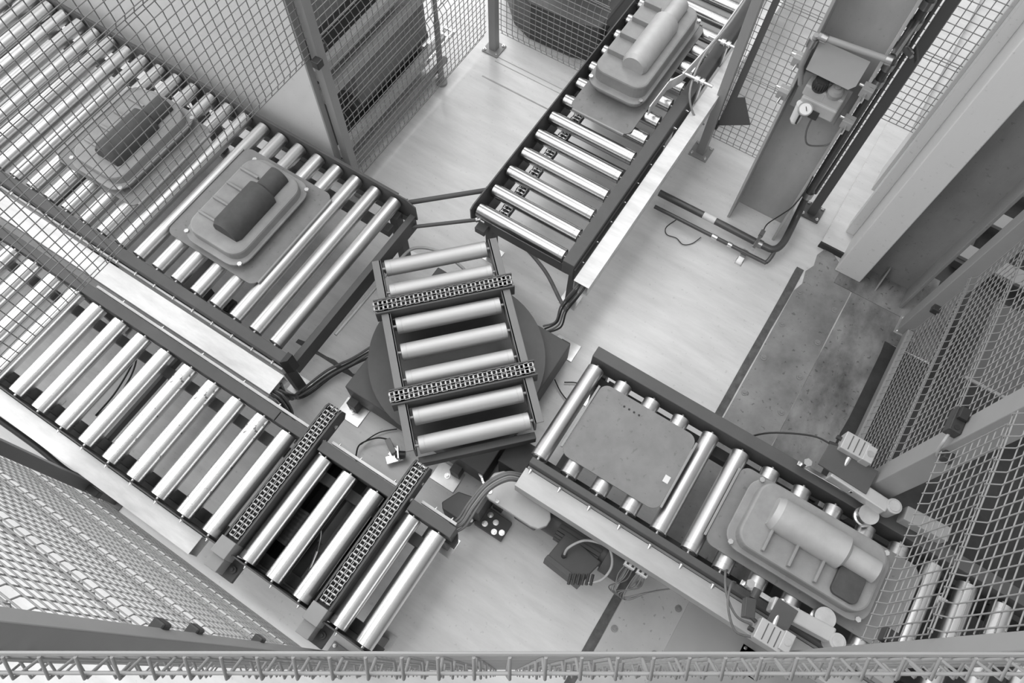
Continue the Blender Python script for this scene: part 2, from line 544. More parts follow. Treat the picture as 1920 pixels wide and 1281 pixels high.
# ---- conveyor leaving right
Rc = thing('roller_conveyor', (1.0, 1.27, 0), 'roller conveyor with dark side rails leaving the turntable towards the lower right', 'conveyor')
rr_ = roller(.0475, .60, M_satin, Rc, 'y')
copies(rr_, [(-.415 + .1765 * k - 1.0, 1.273 - 1.27, ZR) for k in range(15)])
MB().box((-.465, 1.605, .50), (2.2, 1.675, .66)).build('side_rail', M_rail, Rc, .004)
MB().box((-.44, .915, .50), (2.2, .952, .655)).build('side_rail', M_rail, Rc, .004)
MB().box((-.44, .900, .52), (2.2, .914, .585)).build('side_strip', M_post, Rc, .002)
for x in (-.30, .9, 1.8):
    MB().box((x - .03, .95, .40), (x + .03, 1.61, .46)).build('cross_member', M_rail, Rc, .003)
MB().box((-.42, 1.52, .42), (2.1, 1.58, .50)).build('drive_guard', M_black, Rc, .003)
MB().box((-.42, .97, .42), (2.1, 1.02, .47)).build('drive_guard', M_black, Rc, .003)
legs(Rc, [(-.38, 1.62), (.9, 1.62), (-.38, .95), (.9, .95), (1.9, 1.62), (1.9, .95)], .50)
bolts(Rc, [(-.415 + .1765 * k, .898, .60) for k in range(9)], (0, -1, 0), .010, .016)

# ------------------------------------------------------------------ turntable
C0 = Vector((-1.165, 1.285, 0))
TT = thing('turntable', C0, 'turntable with grey rollers and two chains on a dark square base in the middle', 'turntable')
MB().box((-1.64, .80, .06), (-.66, 1.76, .28)).build('base', M_rail, TT, .006)
for x, y, a in ((-1.60, .745, 0), (-.72, 1.83, 0), (-.88, .73, 0), (-1.45, 1.83, 0)):
    fp = MB().box((x - .085, y - .065, 0), (x + .085, y + .065, .01)).build('foot_plate', M_zinc, TT, .002)
    MB().cyl((x, y, .01), (x, y, .022), .018, 14).cyl((x, y, .022), (x, y, .04), .010, 6).build('anchor_bolt', M_bolt, fp)
for x, y in ((-1.6, .80), (-.72, 1.78), (-.84, .80), (-1.45, 1.78)):
    MB().box((x - .03, y - .05, .01), (x + .03, y + .05, .12)).build('foot_bracket', M_rail, TT, .002)
MB().lathe([(.28, 0), (.28, .50), (.315, .50), (.315, .43), (.36, .43), (.36, 0)], C0, (0, 0, 1), 56).build('slew_ring', M_motor, TT)
MB().box((-.62, .89, .02), (-.46, 1.07, .40)).build('drive_housing', M_black, TT, .006)
# rotating frame, at 45 degrees
A45 = math.radians(45.7)
RT = Matrix.Rotation(A45, 3, 'Z')


def tp(u, v, z):
    p = RT @ Vector((u, v, 0))
    return (C0.x + p.x, C0.y + p.y, z)


for s in (-1, 1):
    b = MB()
    b.obox(tp(s * .325, 0, .585), (.012, 1.16, .13), A45)
    b.obox(tp(s * .345, 0, .645), (.05, 1.16, .010), A45)
    b.build('frame_rail', M_frame, TT, .002)
for v in (-.61, -.22, .22, .61):
    MB().obox(tp(0, v, .50), (.64, .04, .07), A45).build('frame_beam', M_motor, TT, .003)
MB().lathe([(.36, 0), (.36, .52), (.378, .52), (.378, 0)], C0, (0, 0, 1), 64).build('rotating_plate', M_motor, TT)
trl = roller(.048, .60, M_turnroll, TT, 'x')
trl.rotation_euler = (0, 0, A45)
copies(trl, [Vector(tp(0, v, ZR)) - C0 for v in (-.545, -.385, -.165, 0, .165, .385, .545)])
for v in (-.275, .275):
    g = MB()
    for s in (-1, 1):
        g.obox(tp(0, v + s * .041, .62), (.80, .010, .10), A45)
    t = g.build('chain_track', M_rail, TT, .002)
    MB().obox(tp(0, v, .62), (.78, .07, .06), A45).build('chain_bed', M_black, t)
    cm = chain_mesh(0, -.40, .40, .668, False)
    Mr = Matrix.Rotation(A45 - math.pi / 2, 3, 'Z')
    cm.v = [Mr @ p + Vector(tp(0, v, 0)) for p in cm.v]
    cm.build('chain', M_chain, t)


# ------------------------------------------------------------------ fences
def post(x, y, top, label, m=None, w=.06, plate=True, rz=0.0, base=0.0):
    o = thing('fence_post', (x, y, 0), label, 'fence post')
    mm = m or M_post
    MB().obox((x, y, (top + .01) / 2 + base / 2), (w, w, top - .01 - base), rz).build('upright', mm, o, .004)
    MB().obox((x, y, top + .004), (w + .002, w + .002, .008), rz).build('cap', M_clamp, o)
    if plate:
        p = MB().obox((x, y, .006), (.14, .14, .012), rz).build('base_plate', mm, o, .002)
        q = MB()
        Rz = Matrix.Rotation(rz, 3, 'Z')
        for i in (-1, 1):
            for j in (-1, 1):
                c = Vector((x, y, 0)) + Rz @ Vector((i * .052, j * .052, 0))
                q.cyl(c + Vector((0, 0, .012)), c + Vector((0, 0, .022)), .011, 6).cyl(c + Vector((0, 0, .022)), c + Vector((0, 0, .034)), .006, 8).cut()
        q.each('anchor_bolt', M_zinc, p)
    return o


def clamp(o, x, y, z, s=(.05, .05, .05), rz=0.0):
    b = MB().obox((x, y, z), s, rz)
    Rz = Matrix.Rotation(rz, 3, 'Z')
    c = b.build('clamp', M_clamp, o, .006)


def panel(p0, p1, z0, z1, label, side=1, n=6, r=.0026, folds=None, m=None):
    p0, p1 = Vector((p0[0], p0[1], 0)), Vector((p1[0], p1[1], 0))
    d = p1 - p0
    Ln = d.length
    d.normalize()
    nr = Vector((-d.y, d.x, 0)) * side
    o = thing('mesh_panel', (p0 + p1) / 2 + Vector((0, 0, z0)), label, 'fence panel')
    if folds is None:
        folds = [z0 + .05 + .6 * k for k in range(1, 8) if z0 + .05 + .6 * k < z1 - .15]
    pts = [(z0, .02), (z0 + .05, 0)]
    hz = [(z0, .02), (z0 + .05, 0)]
    z = z0 + .05
    for f in folds:
        pts += [(f - .05, 0), (f, .028), (f + .05, 0)]
    pts += [(z1 - .095, 0), (z1 - .038, .028), (z1, 0)]
    hz += [(z1 - .095, 0), (z1 - .038, .026), (z1, 0)]
    for f in folds:
        hz += [(f - .05, 0), (f - .012, .024), (f + .012, .024), (f + .05, 0)]
    zz = z0 + .10
    while zz < z1 - .12:
        if all(abs(zz - f) > .07 for f in folds):
            hz.append((zz, 0))
        zz += .05
    b = MB()
    k = max(1, round(Ln / .05))
    for i in range(k + 1):
        q = p0 + d * (Ln * i / k)
        b.tube([q + Vector((0, 0, z_)) + nr * o_ for z_, o_ in pts], r, n)
    b.build('upright_wires', m or M_wire, o)
    h = MB()
    for z_, o_ in hz:
        a = p0 + nr * (o_ - 2 * r) + Vector((0, 0, z_))
        h.tube([a - d * .012, a + d * (Ln + .012)], r, n)
    h.build('cross_wires', m or M_wire, o)
    return o


TOP = 3.35
pa = post(-2.535, 2.05, TOP, 'grey fence post at the corner of the pale sheet wall beside the wide conveyor')
clamp(pa, -2.50, 2.0, 1.33)
clamp(pa, -2.56, 2.10, 1.33)
pb = post(-2.49, 3.70, TOP, 'grey fence post with bolted base plate at the far back corner, top centre', rz=math.radians(0))
clamp(pb, -2.53, 3.655, .56)
clamp(pb, -2.455, 3.745, .56)
pc = post(-.69, 3.70, TOP, 'grey fence post standing close beside the top conveyor and its cable duct')
clamp(pc, -.67, 3.74, .28)
MB().prism([(-.655, .28), (-.45, .42), (-.555, .62), (-.600, .59), (-.575, 1.6), (-.612, 1.6)], 3.735, 3.742, U=(1, 0, 0), V=(0, 0, 1), Wd=(0, 1, 0)).build('triangle_bracket', M_postd, pc)
pd = post(.20, 3.66, TOP, 'dark grey fence post beside the pipes, between the two building columns', M_postd)
pe = post(1.09, 3.16, TOP, 'grey fence post right of the building column on worn concrete', w=.112)
clamp(pe, 1.09, 3.09, .42)
pf = post(1.13, 1.78, TOP, 'grey fence post behind the right-hand guide arm, carrying the safety switch', w=.115)
clamp(pf, 1.11, 1.71, 1.40)
pg = post(1.09, .775, TOP, 'grey fence post at lower right, just above the near fence')
clamp(pg, 1.08, .84, 1.62)
ph = post(-2.45, -.44, TOP, 'grey fence post at the left edge, outside the narrow conveyor', M_postd)
clamp(ph, -2.39, -.44, .35, (.09, .04, .05))
pi = post(-.81, -.43, TOP, 'grey fence post at lower left where two fences meet', M_post)
for z in (2.30, 2.05, 1.4):
    clamp(pi, -.85, -.405, z, (.04, .04, .05))

panel((-2.56, 2.10), (-2.56, 3.68), .10, TOP, 'wire mesh fence panel in front of the dark rack, top left of centre', 1)
panel((-2.47, 3.77), (-1.62, 3.77), .10, TOP, 'wire mesh fence panel across the back, left of the top conveyor', 1)
panel((-.66, 3.77), (.16, 3.77), .10, TOP, 'wire mesh fence panel across the back, between top conveyor and first column', 1, folds=[.72, 1.32, 1.92, 2.52], m=M_wire)
panel((.24, 3.78), (.52, 3.78), .88, TOP, 'short wire mesh panel right of the dark post, with its bottom edge raised', 1, folds=[1.38, 1.98, 2.58])
panel((-2.55, -.42), (-2.55, 2.0), 1.32, TOP, 'wire mesh panel hanging over both left conveyors', 1, folds=[2.22, 2.82], m=mat('darker wire', .22, .45, 0, .05, 5))
panel((-2.40, -.475), (-.86, -.475), .10, TOP, 'wire mesh fence panel at lower left, outside the narrow conveyor', -1, folds=[.45, .85, 1.45, 2.05, 2.65], n=8)
panel((1.10, 1.86), (1.10, 3.08), .12, TOP, 'wire mesh fence panel at right, between the column and the switch post', 1, folds=[.80, 1.38, 1.98, 2.58])
gate = bpy.data.objects['mesh_panel.006']
MB().box((1.075, 1.84, .02), (1.115, 3.10, .10)).build('bottom_rail', M_post, gate, .004)
panel((1.06, .82), (1.06, 1.65), 1.50, TOP, 'wire mesh panel over the outgoing conveyor at lower right', 1, folds=[2.0, 2.6, 3.1], n=8)
panel((-.77, -.466), (1.055, .702), .10, TOP, 'near wire mesh fence seen from above along the bottom edge of the picture', -1, n=10, folds=[.75, 1.35, 1.95, 2.55, 3.0])

# safety switch on the post
sw = thing('safety_switch', (1.045, 1.80, 1.49), 'black safety switch with cable on the right-hand fence post', 'switch')
MB().box((1.02, 1.745, 1.49), (1.072, 1.86, 1.55)).build('body', M_clamp, sw, .005)
MB().box((1.028, 1.80, 1.55), (1.066, 1.855, 1.575)).build('head', M_black, sw, .004)
MB().cyl((1.046, 1.765, 1.55), (1.046, 1.765, 1.553), .011, 14).build('button', M_black, sw)
MB().tube(smooth([(1.045, 1.75, 1.50), (1.045, 1.715, 1.48), (1.06, 1.705, 1.42), (1.085, 1.712, 1.36)]), .007).build('cable', M_cablel, sw)


# ------------------------------------------------------------------ cable ducts
def duct(a, b, z0, z1, label, axis='x', m=None):
    m = m or M_galv
    (x0, y0), (x1, y1) = a, b
    o = thing('cable_duct', ((x0 + x1) / 2, (y0 + y1) / 2, z0), label, 'cable duct')
    t = .003
    bd = MB().box((x0, y0, z0), (x1, y1, z0 + t))
    if axis == 'x':
        bd.box((x0, y0, z0), (x1, y0 + t, z1)).box((x0, y1 - t, z0), (x1, y1, z1))
    else:
        bd.box((x0, y0, z0), (x0 + t, y1, z1)).box((x1 - t, y0, z0), (x1, y1, z1))
    bd.build('channel', m, o)
    MB().box((x0, y0 - .003, z1), (x1, y1 + .003, z1 + .004)).build('lid', m, o, .0015) if axis == 'x' else MB().box((x0 - .003, y0, z1), (x1 + .003, y1, z1 + .004)).build('lid', m, o, .0015)
    return o


duct((-5.8, .485), (-1.83, .605), .52, .60, 'galvanised cable duct between the two left conveyors')
duct((-5.8, -.385), (-1.62, -.285), .50, .60, 'bright galvanised cable duct along the outer edge of the narrow conveyor')
duct((-.80, 1.98), (-.705, 6.0), .51, .60, 'galvanised cable duct along the right side of the top conveyor', axis='y')
duct((-.445, .787), (2.1, .892), .48, .595, 'dull galvanised cable duct along the lower side of the outgoing right conveyor', m=M_galvd)


# ------------------------------------------------------------------ cables
def cables(label, paths, m, r=.007, ties=(), cat='cables', name='cable_bundle'):
    p0 = paths[0][0]
    o = thing(name, p0, label, cat)
    for i, p in enumerate(paths):
        MB().tube(smooth(p, 8), r, 8).build('cable', m[i % len(m)], o)
    for t in ties:
        b = MB()
        b.obox(t[0], (.006, t[1], .03), t[2])
        b.build('cable_tie', M_white, o, .002)
    return o


def fan(path, n, sp, zsp=.008):
    out = []
    for i in range(n):
        k = i - (n - 1) / 2
        q = []
        for j, p in enumerate(path):
            a = Vector(path[max(j - 1, 0)])
            c = Vector(path[min(j + 1, len(path) - 1)])
            d = (c - a)
            nn = Vector((-d.y, d.x, 0)).normalized() if Vector((d.x, d.y)).length > 1e-5 else Vector((1, 0, 0))
            q.append(Vector(p) + nn * k * sp * random.uniform(.7, 1.3) + Vector((0, 0, (i % 2) * zsp)))
        out.append(q)
    return out


cables('dark cable bundle running from the left duct end across the floor to the turntable base', fan([(-1.83, .545, .54), (-1.80, .56, .42), (-1.90, .60, .14), (-1.90, .70, .06), (-1.85, .86, .06), (-1.76, .99, .11), (-1.66, 1.09, .22)], 4, .016), [M_cableb, M_cable], .008)
cables('grey cables hanging out of the left duct end and tied in a loop', fan([(-1.84, .50, .57), (-1.79, .50, .54), (-1.765, .485, .40), (-1.78, .49, .22)], 5, .012), [M_cable, M_cableb], .006)
cables('grey cable bundle looping from the right duct over to the narrow conveyor end', fan([(-.43, .84, .56), (-.50, .80, .60), (-.555, .70, .60), (-.57, .58, .58), (-.575, .48, .55), (-.62, .42, .53)], 5, .011), [M_cable, M_cable, M_post], .0075)
cables('cables spilling out of the end of the top duct down to the turntable base', fan([(-.755, 2.0, .56), (-.76, 1.95, .52), (-.80, 1.90, .36), (-.80, 1.84, .26), (-.85, 1.775, .22)], 4, .018), [M_cable, M_cableb], .006)
cables('thick grey hose curving from the top conveyor to the turntable base', [[(-1.40, 2.19, .30), (-1.25, 2.17, .30), (-1.05, 2.10, .28), (-.88, 2.0, .24), (-.80, 1.93, .3)]], [M_cable], .013, name='hose', cat='hose')
cables('thin grey hose curving round the turntable below the wide conveyor end', [[(-1.83, 1.0, .42), (-1.83, 1.3, .40), (-1.84, 1.62, .36), (-1.82, 1.78, .32), (-1.66, 1.86, .28), (-1.45, 1.84, .24)]], [M_cablel], .010, name='hose', cat='hose')
cables('black thin cable looping on the floor between rollers and turntable', [[(-.60, 1.62, .02), (-.52, 1.66, .02), (-.47, 1.60, .02), (-.50, 1.53, .02), (-.58, 1.55, .02), (-.66, 1.60, .03)]], [M_cableb], .004, name='cable', cat='cable')
cables('thin black cable hanging among the rollers of the narrow conveyor', [[(-2.75, .36, .46), (-2.72, .25, .40), (-2.68, .05, .38), (-2.66, -.12, .40)], [(-2.76, .36, .46), (-2.70, .22, .38), (-2.66, .06, .37), (-2.65, -.12, .40)]], [M_cableb], .005, name='cable', cat='cable')
cables('dark hose along the floor outside the bright duct at the left edge', [[(-3.2, -.44, .3), (-2.9, -.44, .26), (-2.65, -.45, .22), (-2.48, -.40, .30)]], [M_cableb], .018, name='hose', cat='hose')

# tie rods
for (a, b_, lab) in (((-1.985, 1.93, .50), (-1.60, 2.30, .50), 'dark upper tie rod joining the wide conveyor to the top conveyor'),
                     ((-1.90, 1.80, .46), (-1.55, 2.10, .46), 'dark lower tie rod near the floor joining the two conveyors')):
    o = thing('tie_rod', a, lab, 'rod')
    a, b_ = Vector(a), Vector(b_)
    d = (b_ - a).normalized()
    r = .016 if 'upper' in lab else .012
    MB().cyl(a, b_, r, 16).build('rod', M_rail, o)
    MB().cyl(a - d * .01, a + d * .02, r * 1.5, 6).cut().cyl(b_ - d * .02, b_ + d * .01, r * 1.5, 6).each('nut', M_zinc, o)

# ------------------------------------------------------------------ drives, right conveyor side
mo = thing('gear_motor', (0, .74, 0), 'dark gear motor with ribbed cable glands on the floor under the right duct', 'motor')
MB().prism([(-.125, .60), (.10, .585), (.135, .74), (-.10, .775)], .20, .33).build('terminal_box', M_motor, mo, .006)
MB().prism([(-.13, .59), (.10, .57), (.106, .60), (-.125, .62)], .17, .335).build('box_edge', M_rail, mo, .003)
b = MB().cyl((-.28, .81, .25), (.20, .81, .25), .085, 28)
for k in range(12):
    t = math.pi * k / 12
    for s in (-1, 1):
        b.obox((-.02, .81 + s * .09 * math.cos(t), .25 + s * .09 * math.sin(t)), (.26, .006 + .012 * abs(math.sin(t)), .006 + .012 * abs(math.cos(t))))
b.build('motor_body', M_motor, mo)
MB().cyl((.14, .81, .25), (.26, .81, .25), .105, 28).build('fan_cowl', M_rail, mo, .004)
MB().obox((-.33, .80, .25), (.14, .18, .18)).build('gearbox', M_motor, mo, .01)
g = MB()
for k in range(6):
    g.cut().cyl((.03 + .02 * k, .60 + .012 * k, .335), (.045 + .02 * k, .545 + .012 * k, .345), .008, 10)
g.each('cable_gland', M_clamp, mo)
MB().tube(smooth([(-.05, .66, .34), (-.05, .70, .39), (.0, .77, .42), (.08, .80, .44), (.14, .80, .43), (.19, .74, .38), (.18, .66, .34), (.12, .60, .34)]), .007).build('cable', M_cablel, mo)
MB().cyl((-.05, .655, .32), (-.05, .665, .35), .014, 12).build('gland', M_clamp, mo)

gd = thing('chain_guard', (-.43, .75, 0), 'pale rounded chain guard under the end of the right duct', 'guard')
MB().prism([(-.585, .70), (-.605, .76), (-.60, .82), (-.56, .86), (-.50, .87), (-.235, .815), (-.205, .775), (-.205, .735), (-.235, .695), (-.28, .685), (-.545, .685)], .36, .40).build('cover', M_alu, gd, .006)
MB().box((-.55, .72, .0), (-.49, .84, .36)).build('support', M_rail, gd, .003)
MB().cyl((-.56, .72, .40), (-.56, .72, .408), .012, 12).cut().cyl((-.5, .70, .40), (-.5, .70, .408), .012, 12).each('screw', M_bolt, gd)

bx = thing('sprocket_cover', (-.70, .62, 0), 'dark box cover with studs on the floor, below the turntable', 'cover')
MB().prism([(-.785, .56), (-.76, .53), (-.63, .53), (-.60, .56), (-.58, .70), (-.74, .66)], .0, .20).build('cover', M_postd, bx, .006)
s = MB()
for x, y in ((-.64, .60), (-.62, .66), (-.64, .54), (-.61, .57)):
    s.cut().cyl((x, y, .18), (x + .03, y - .01, .235), .007, 8).cyl((x + .02, y - .007, .215), (x + .026, y - .009, .226), .012, 6)
s.each('stud', M_bolt, bx)

bk = thing('bolted_bracket', (-.47, .64, 0), 'dark bracket plate with four bright bolt heads on the floor', 'bracket')
MB().box((-.585, .58, 0), (-.40, .70, .06)).box((-.60, .60, 0), (-.56, .78, .30)).build('plate', M_rail, bk, .003)
bolts(bk, [(-.53, .61, .06), (-.48, .65, .06), (-.53, .67, .06), (-.46, .60, .06), (-.42, .62, .06)], (0, 0, 1), .014, .014)
ch = thing('drive_chain', (-.62, .78, .3), 'drive chain running beside the dark floor cover into the turntable', 'chain')
b = MB()
for k in range(14):
    p = Vector((-.585 - .018 * k, .735 + .012 * k, .24))
    b.obox(p, (.02, .012, .014), math.radians(-34 + (12 if k % 2 else -12)))
b.build('links', M_zinc, ch)

for i, (x, lab) in enumerate(((.262, 'left of the two white plug connectors hanging below the right duct'), (.335, 'right of the two white plug connectors hanging below the right duct'))):
    o = thing('plug_connector', (x, .775, .44), lab, 'connector')
    MB().obox((x, .785, .45), (.06, .03, .05)).build('housing', M_white, o, .003)
    MB().obox((x - .014, .785, .478), (.012, .016, .01)).cut().obox((x + .014, .785, .478), (.012, .016, .01)).each('latch', M_clamp, o)
    for k in range(4):
        MB().tube(smooth([(x - .022 + .015 * k, .77, .44), (x - .024 + .016 * k, .72, .38), (x * .6 + .12 - .015 * k, .66, .28), (x * .3 + .25, .66, .25), (.42, .74, .34), (.50, .80, .46)]), .0035, 6).build('wire', M_cable if k % 2 else M_brass, o)

se = thing('proximity_sensor', (-1.22, .67, 0), 'grey proximity sensor in a bright bracket on the floor, left of the turntable foot', 'sensor')
MB().obox((-1.255, .685, .07), (.10, .035, .035), math.radians(-30)).build('body', M_post, se, .004)
MB().obox((-1.20, .64, .05), (.10, .05, .012), math.radians(50)).obox((-1.19, .675, .08), (.012, .08, .06), math.radians(40)).build('bracket', M_zinc, se, .002)
MB().cyl((-1.20, .66, .08), (-1.15, .69, .08), .022, 14).build('head', M_clamp, se)
MB().box((-1.25, .64, 0), (-1.17, .70, .045)).build('foot', M_zinc, se, .002)
MB().tube(smooth([(-1.30, .71, .07), (-1.36, .68, .07), (-1.42, .60, .06), (-1.41, .54, .04), (-1.38, .50, .03)]), .005).tube(smooth([(-1.42, .60, .05), (-1.38, .72, .03), (-1.30, .80, .03)]), .004).build('cable', M_cableb, se)

# ------------------------------------------------------------------ guide arms and stoppers on the right conveyor
def guide_arm(label, y, sgn, x0):
    o = thing('guide_arm', (x0, y, .66), label, 'guide arm')
    MB().box((x0, y - .012, .70), (x0 + .40, y + .012, .72)).build('base_bar', M_zinc, o, .002)
    MB().obox((x0 + .30, y + sgn * .015, .76), (.30, .07, .075), math.radians(-4 * sgn)).build('arm', M_alu, o, .008)
    MB().cyl((x0 + .47, y + sgn * .02, .70), (x0 + .47, y + sgn * .02, .80), .038, 24).build('pivot', M_alu, o)
    MB().cyl((x0 + .47, y + sgn * .02, .80), (x0 + .47, y + sgn * .02, .806), .027, 20).build('pivot_cap', M_zinc, o)
    MB().obox((x0 + .64, y + sgn * .03, .755), (.22, .075, .085), math.radians(3 * sgn)).build('guide_shoe', M_post, o, .006)
    MB().lathe([(.665, 0), (.665, .05), (.68, .05), (.685, .042), (.72, .042), (.725, .05), (.74, .05), (.74, 0)], (x0 + .40, y - sgn * .06, 0), (0, 0, 1), 24).build('guide_roller', M_zinc, o)
    b = MB()
    for dx in (.03, .27):
        b.cut().cyl((x0 + dx, y, .72), (x0 + dx, y, .76), .016, 12).cyl((x0 + dx, y, .76), (x0 + dx, y, .785), .022, 6)
    b.each('stud', M_bolt, o)
    return o


guide_arm('aluminium guide arm with roller on the far rail of the right conveyor', 1.64, 1, .72)
guide_arm('aluminium guide arm with roller on the near rail of the right conveyor', .955, -1, .73)


def stopper(label, x, y, s, pw=.20):
    o = thing('pneumatic_cylinder', (x, y, .66), label, 'cylinder')
    MB().obox((x + .02, y - s * .05, .80), (pw, .14, .012), math.radians(-3)).build('mounting_plate', M_rail, o, .002)
    MB().obox((x, y + s * .055, .81), (.13, .10, .08)).build('body', M_alu, o, .004)
    MB().obox((x + .07, y + s * .045, .825), (.05, .09, .08)).build('end_block', M_alu, o, .004)
    q = MB()
    for k in (-.03, 0.0, .03):
        q.cut().obox((x + k, y + s * .055, .85), (.004, .08, .004))
    q.each('groove', M_rail, o)
    MB().cyl((x + .07, y + s * .045, .865), (x + .07, y + s * .045, .868), .017, 18).build('screw_cap', M_zinc, o)
    MB().cyl((x, y - s * .13, .78), (x + .005, y + s * .0, .80), .014, 14).build('piston_rod', M_bolt, o)
    MB().cyl((x - .07, y + s * .03, .80), (x - .11, y + s * .02, .80), .010, 10).cut().cyl((x - .06, y + s * .07, .80), (x - .09, y + s * .07, .80), .012, 10).each('fitting', M_clamp, o)
    return o


c1 = stopper('aluminium cylinder on a dark plate at the far rail of the right conveyor', .905, 1.765, 1, .26)
MB().tube(smooth([(.82, 1.78, .80), (.72, 1.80, .74), (.55, 1.76, .60), (.45, 1.69, .5)]), .005).build('air_hose', M_cableb, c1)
c2 = stopper('aluminium cylinder with looped hoses at the near rail of the right conveyor', .92, .84, -1, .10)
MB().tube(smooth([(.84, .79, .80), (.76, .78, .82), (.68, .84, .82), (.64, .93, .78), (.66, .98, .66)]), .006).tube(smooth([(.86, .74, .80), (.78, .72, .82), (.70, .80, .84), (.68, .90, .80), (.72, .95, .66)]), .006).build('air_hose', M_cable, c2)
MB().obox((.80, .85, .78), (.05, .09, .06), math.radians(20)).cyl((.80, .90, .78), (.80, .95, .78), .02, 12).build('valve', M_motor, c2, .004)


# ------------------------------------------------------------------ trays and loads
def tray(label, x0, y0, x1, y1, z=.648, along='x'):
    o = thing('carrier_tray', ((x0 + x1) / 2, (y0 + y1) / 2, z), label, 'tray')
    MB().prism(rrect(x0, y0, x1, y1, .05), z, z + .008).build('plate', M_tray, o)
    if along == 'x':
        MB().box((x0 - .014, y0 + .03, z + .0005), (x0 - .002, y1 - .03, z + .016)).build('end_lip', M_post, o, .002)
        MB().box((x1 + .002, y0 + .03, z + .0005), (x1 + .014, y1 - .03, z + .016)).build('end_lip', M_post, o, .002)
    else:
        MB().box((x0 + .03, y0 - .014, z + .0005), (x1 - .03, y0 - .002, z + .016)).build('end_lip', M_post, o, .002)
        MB().box((x0 + .03, y1 + .002, z + .0005), (x1 - .03, y1 + .014, z + .016)).build('end_lip', M_post, o, .002)
    b = MB()
    for k in range(4):
        b.cut().cyl((x0 + .16 + .03 * k, y1 - .06, z + .008), (x0 + .16 + .03 * k, y1 - .06, z + .0095), .006, 10)
    b.each('hole', M_black, o)
    return o


def casting(label, c, size, z, horizontal='y', light=True):
    """gearbox-like casting lying on a tray: body, flange, drum, ribs"""
    x, y = c
    sx, sy, sz = size
    o = thing('metal_casting', (x, y, z + .0005), label, 'casting')
    z += .0005
    MB().prism(rrect(x - sx / 2, y - sy / 2, x + sx / 2, y + sy / 2, min(sx, sy) * .22), z, z + sz * .55).build('body', M_cast, o, .012)
    MB().prism(rrect(x - sx * .56, y - sy * .56, x + sx * .56, y + sy * .56, min(sx, sy) * .25), z + sz * .22, z + sz * .28).build('flange', M_cast, o, .004)
    h = z + sz * .62
    if horizontal == 'y':
        MB().lathe([(0, 0), (0, sx * .2), (.03, sx * .24), (sy * .55, sx * .24), (sy * .58, sx * .16), (sy * .8, sx * .16), (sy * .8, 0)], (x + sx * .12, y - sy * .36, h), (0, 1, 0), 28).build('drum', M_drum if not light else M_paled, o)
        q = MB()
        for k in range(4):
            q.cut().obox((x - sx * .28, y - sy * .3 + sy * .2 * k, z + sz * .58), (sx * .34, .014, sz * .16))
        q.each('rib', M_cast, o, .003)
    else:
        MB().lathe([(0, 0), (0, sy * .2), (.03, sy * .24), (sx * .55, sy * .24), (sx * .58, sy * .16), (sx * .8, sy * .16), (sx * .8, 0)], (x - sx * .36, y + sy * .1, h), (1, 0, 0), 28).build('drum', M_drum if not light else M_paled, o)
        q = MB()
        for k in range(3):
            q.cut().obox((x - sx * .3 + sx * .2 * k, y - sy * .28, z + sz * .58), (.014, sy * .34, sz * .16))
        q.each('rib', M_cast, o, .003)
    s = MB()
    for i in (-1, 1):
        for j in (-1, 1):
            s.cut().cyl((x + i * sx * .5, y + j * sy * .5, z + sz * .28), (x + i * sx * .5, y + j * sy * .5, z + sz * .33), .014, 6)
    s.each('flange_bolt', M_zinc, o)
    return o


tray('grey steel carrier tray on the wide conveyor, under the hanging mesh panel', -3.90, .95, -3.24, 1.64)
casting('grey casting with dark drum on the tray under the hanging mesh panel', (-3.55, 1.30), (.40, .62, .22), .656, 'y', False)
tray('grey steel carrier tray on the wide conveyor, nearer the turntable', -2.97, .93, -2.30, 1.66)
casting('grey casting with dark drum on the wide conveyor, nearer the turntable', (-2.62, 1.28), (.40, .60, .22), .656, 'y', False)
tray('empty grey carrier tray at the start of the outgoing right conveyor', -.335, 1.045, .235, 1.505)
tray('grey carrier tray far along the outgoing right conveyor, by the guide arms', .50, 1.045, 1.46, 1.505)
big = casting('large casting with pale drum between the guide arms at lower right', (.93, 1.27), (.66, .36, .28), .656, 'x', True)
MB().prism(rrect(1.07, 1.11, 1.20, 1.26, .03), .81, .835).build('dark_cavity_block', M_drum, big, .004)  # darkness of an open cavity put into a raised block's colour
tray('grey carrier tray with rounded corners on the top conveyor', -1.465, 3.02, -1.03, 4.1, along='y')
casting('large pale casting on the tray of the top conveyor', (-1.25, 3.62), (.36, .80, .34), .656, 'y', True)

lb = thing('paper_label', (.28, 1.27, .657), 'small pale paper label on the empty carrier tray', 'label')
MB().box((.185, 1.20, .6565), (.215, 1.24, .657)).build('sheet', M_white, lb)

# side guide on the top conveyor
gr = thing('side_guide', (-.93, 3.75, .70), 'bright bent flat guide bar on two threaded rods at the right of the top conveyor', 'guide rail')
b = MB()
pts = [(-.99, 3.18), (-.985, 3.42), (-.94, 3.52), (-.90, 3.9), (-.90, 5.6)]
for p, q in zip(pts, pts[1:]):
    d = Vector((q[0] - p[0], q[1] - p[1]))
    b.obox(((p[0] + q[0]) / 2, (p[1] + q[1]) / 2, .76), (d.length + .004, .006, .08), math.atan2(d.y, d.x))
b.build('bar', M_galv, gr)
for y in (3.55, 3.92):
    r = MB().cyl((-.95, y, .78), (-.74, y, .78), .010, 12).build('threaded_rod', M_zinc, gr)
    MB().cyl((-.86, y, .78), (-.835, y, .78), .024, 6).cut().cyl((-.82, y, .78), (-.80, y, .78), .024, 6).each('nut', M_bolt, r)
    MB().obox((-.815, y, .69), (.012, .04, .19)).build('holder', M_zinc, r, .002)
MB().tube(smooth([(-.90, 4.6, .78), (-.88, 4.1, .80), (-.90, 3.75, .80), (-.86, 3.5, .74), (-.78, 3.44, .62), (-.70, 3.5, .5)]), .007).build('cable', M_post, gr)

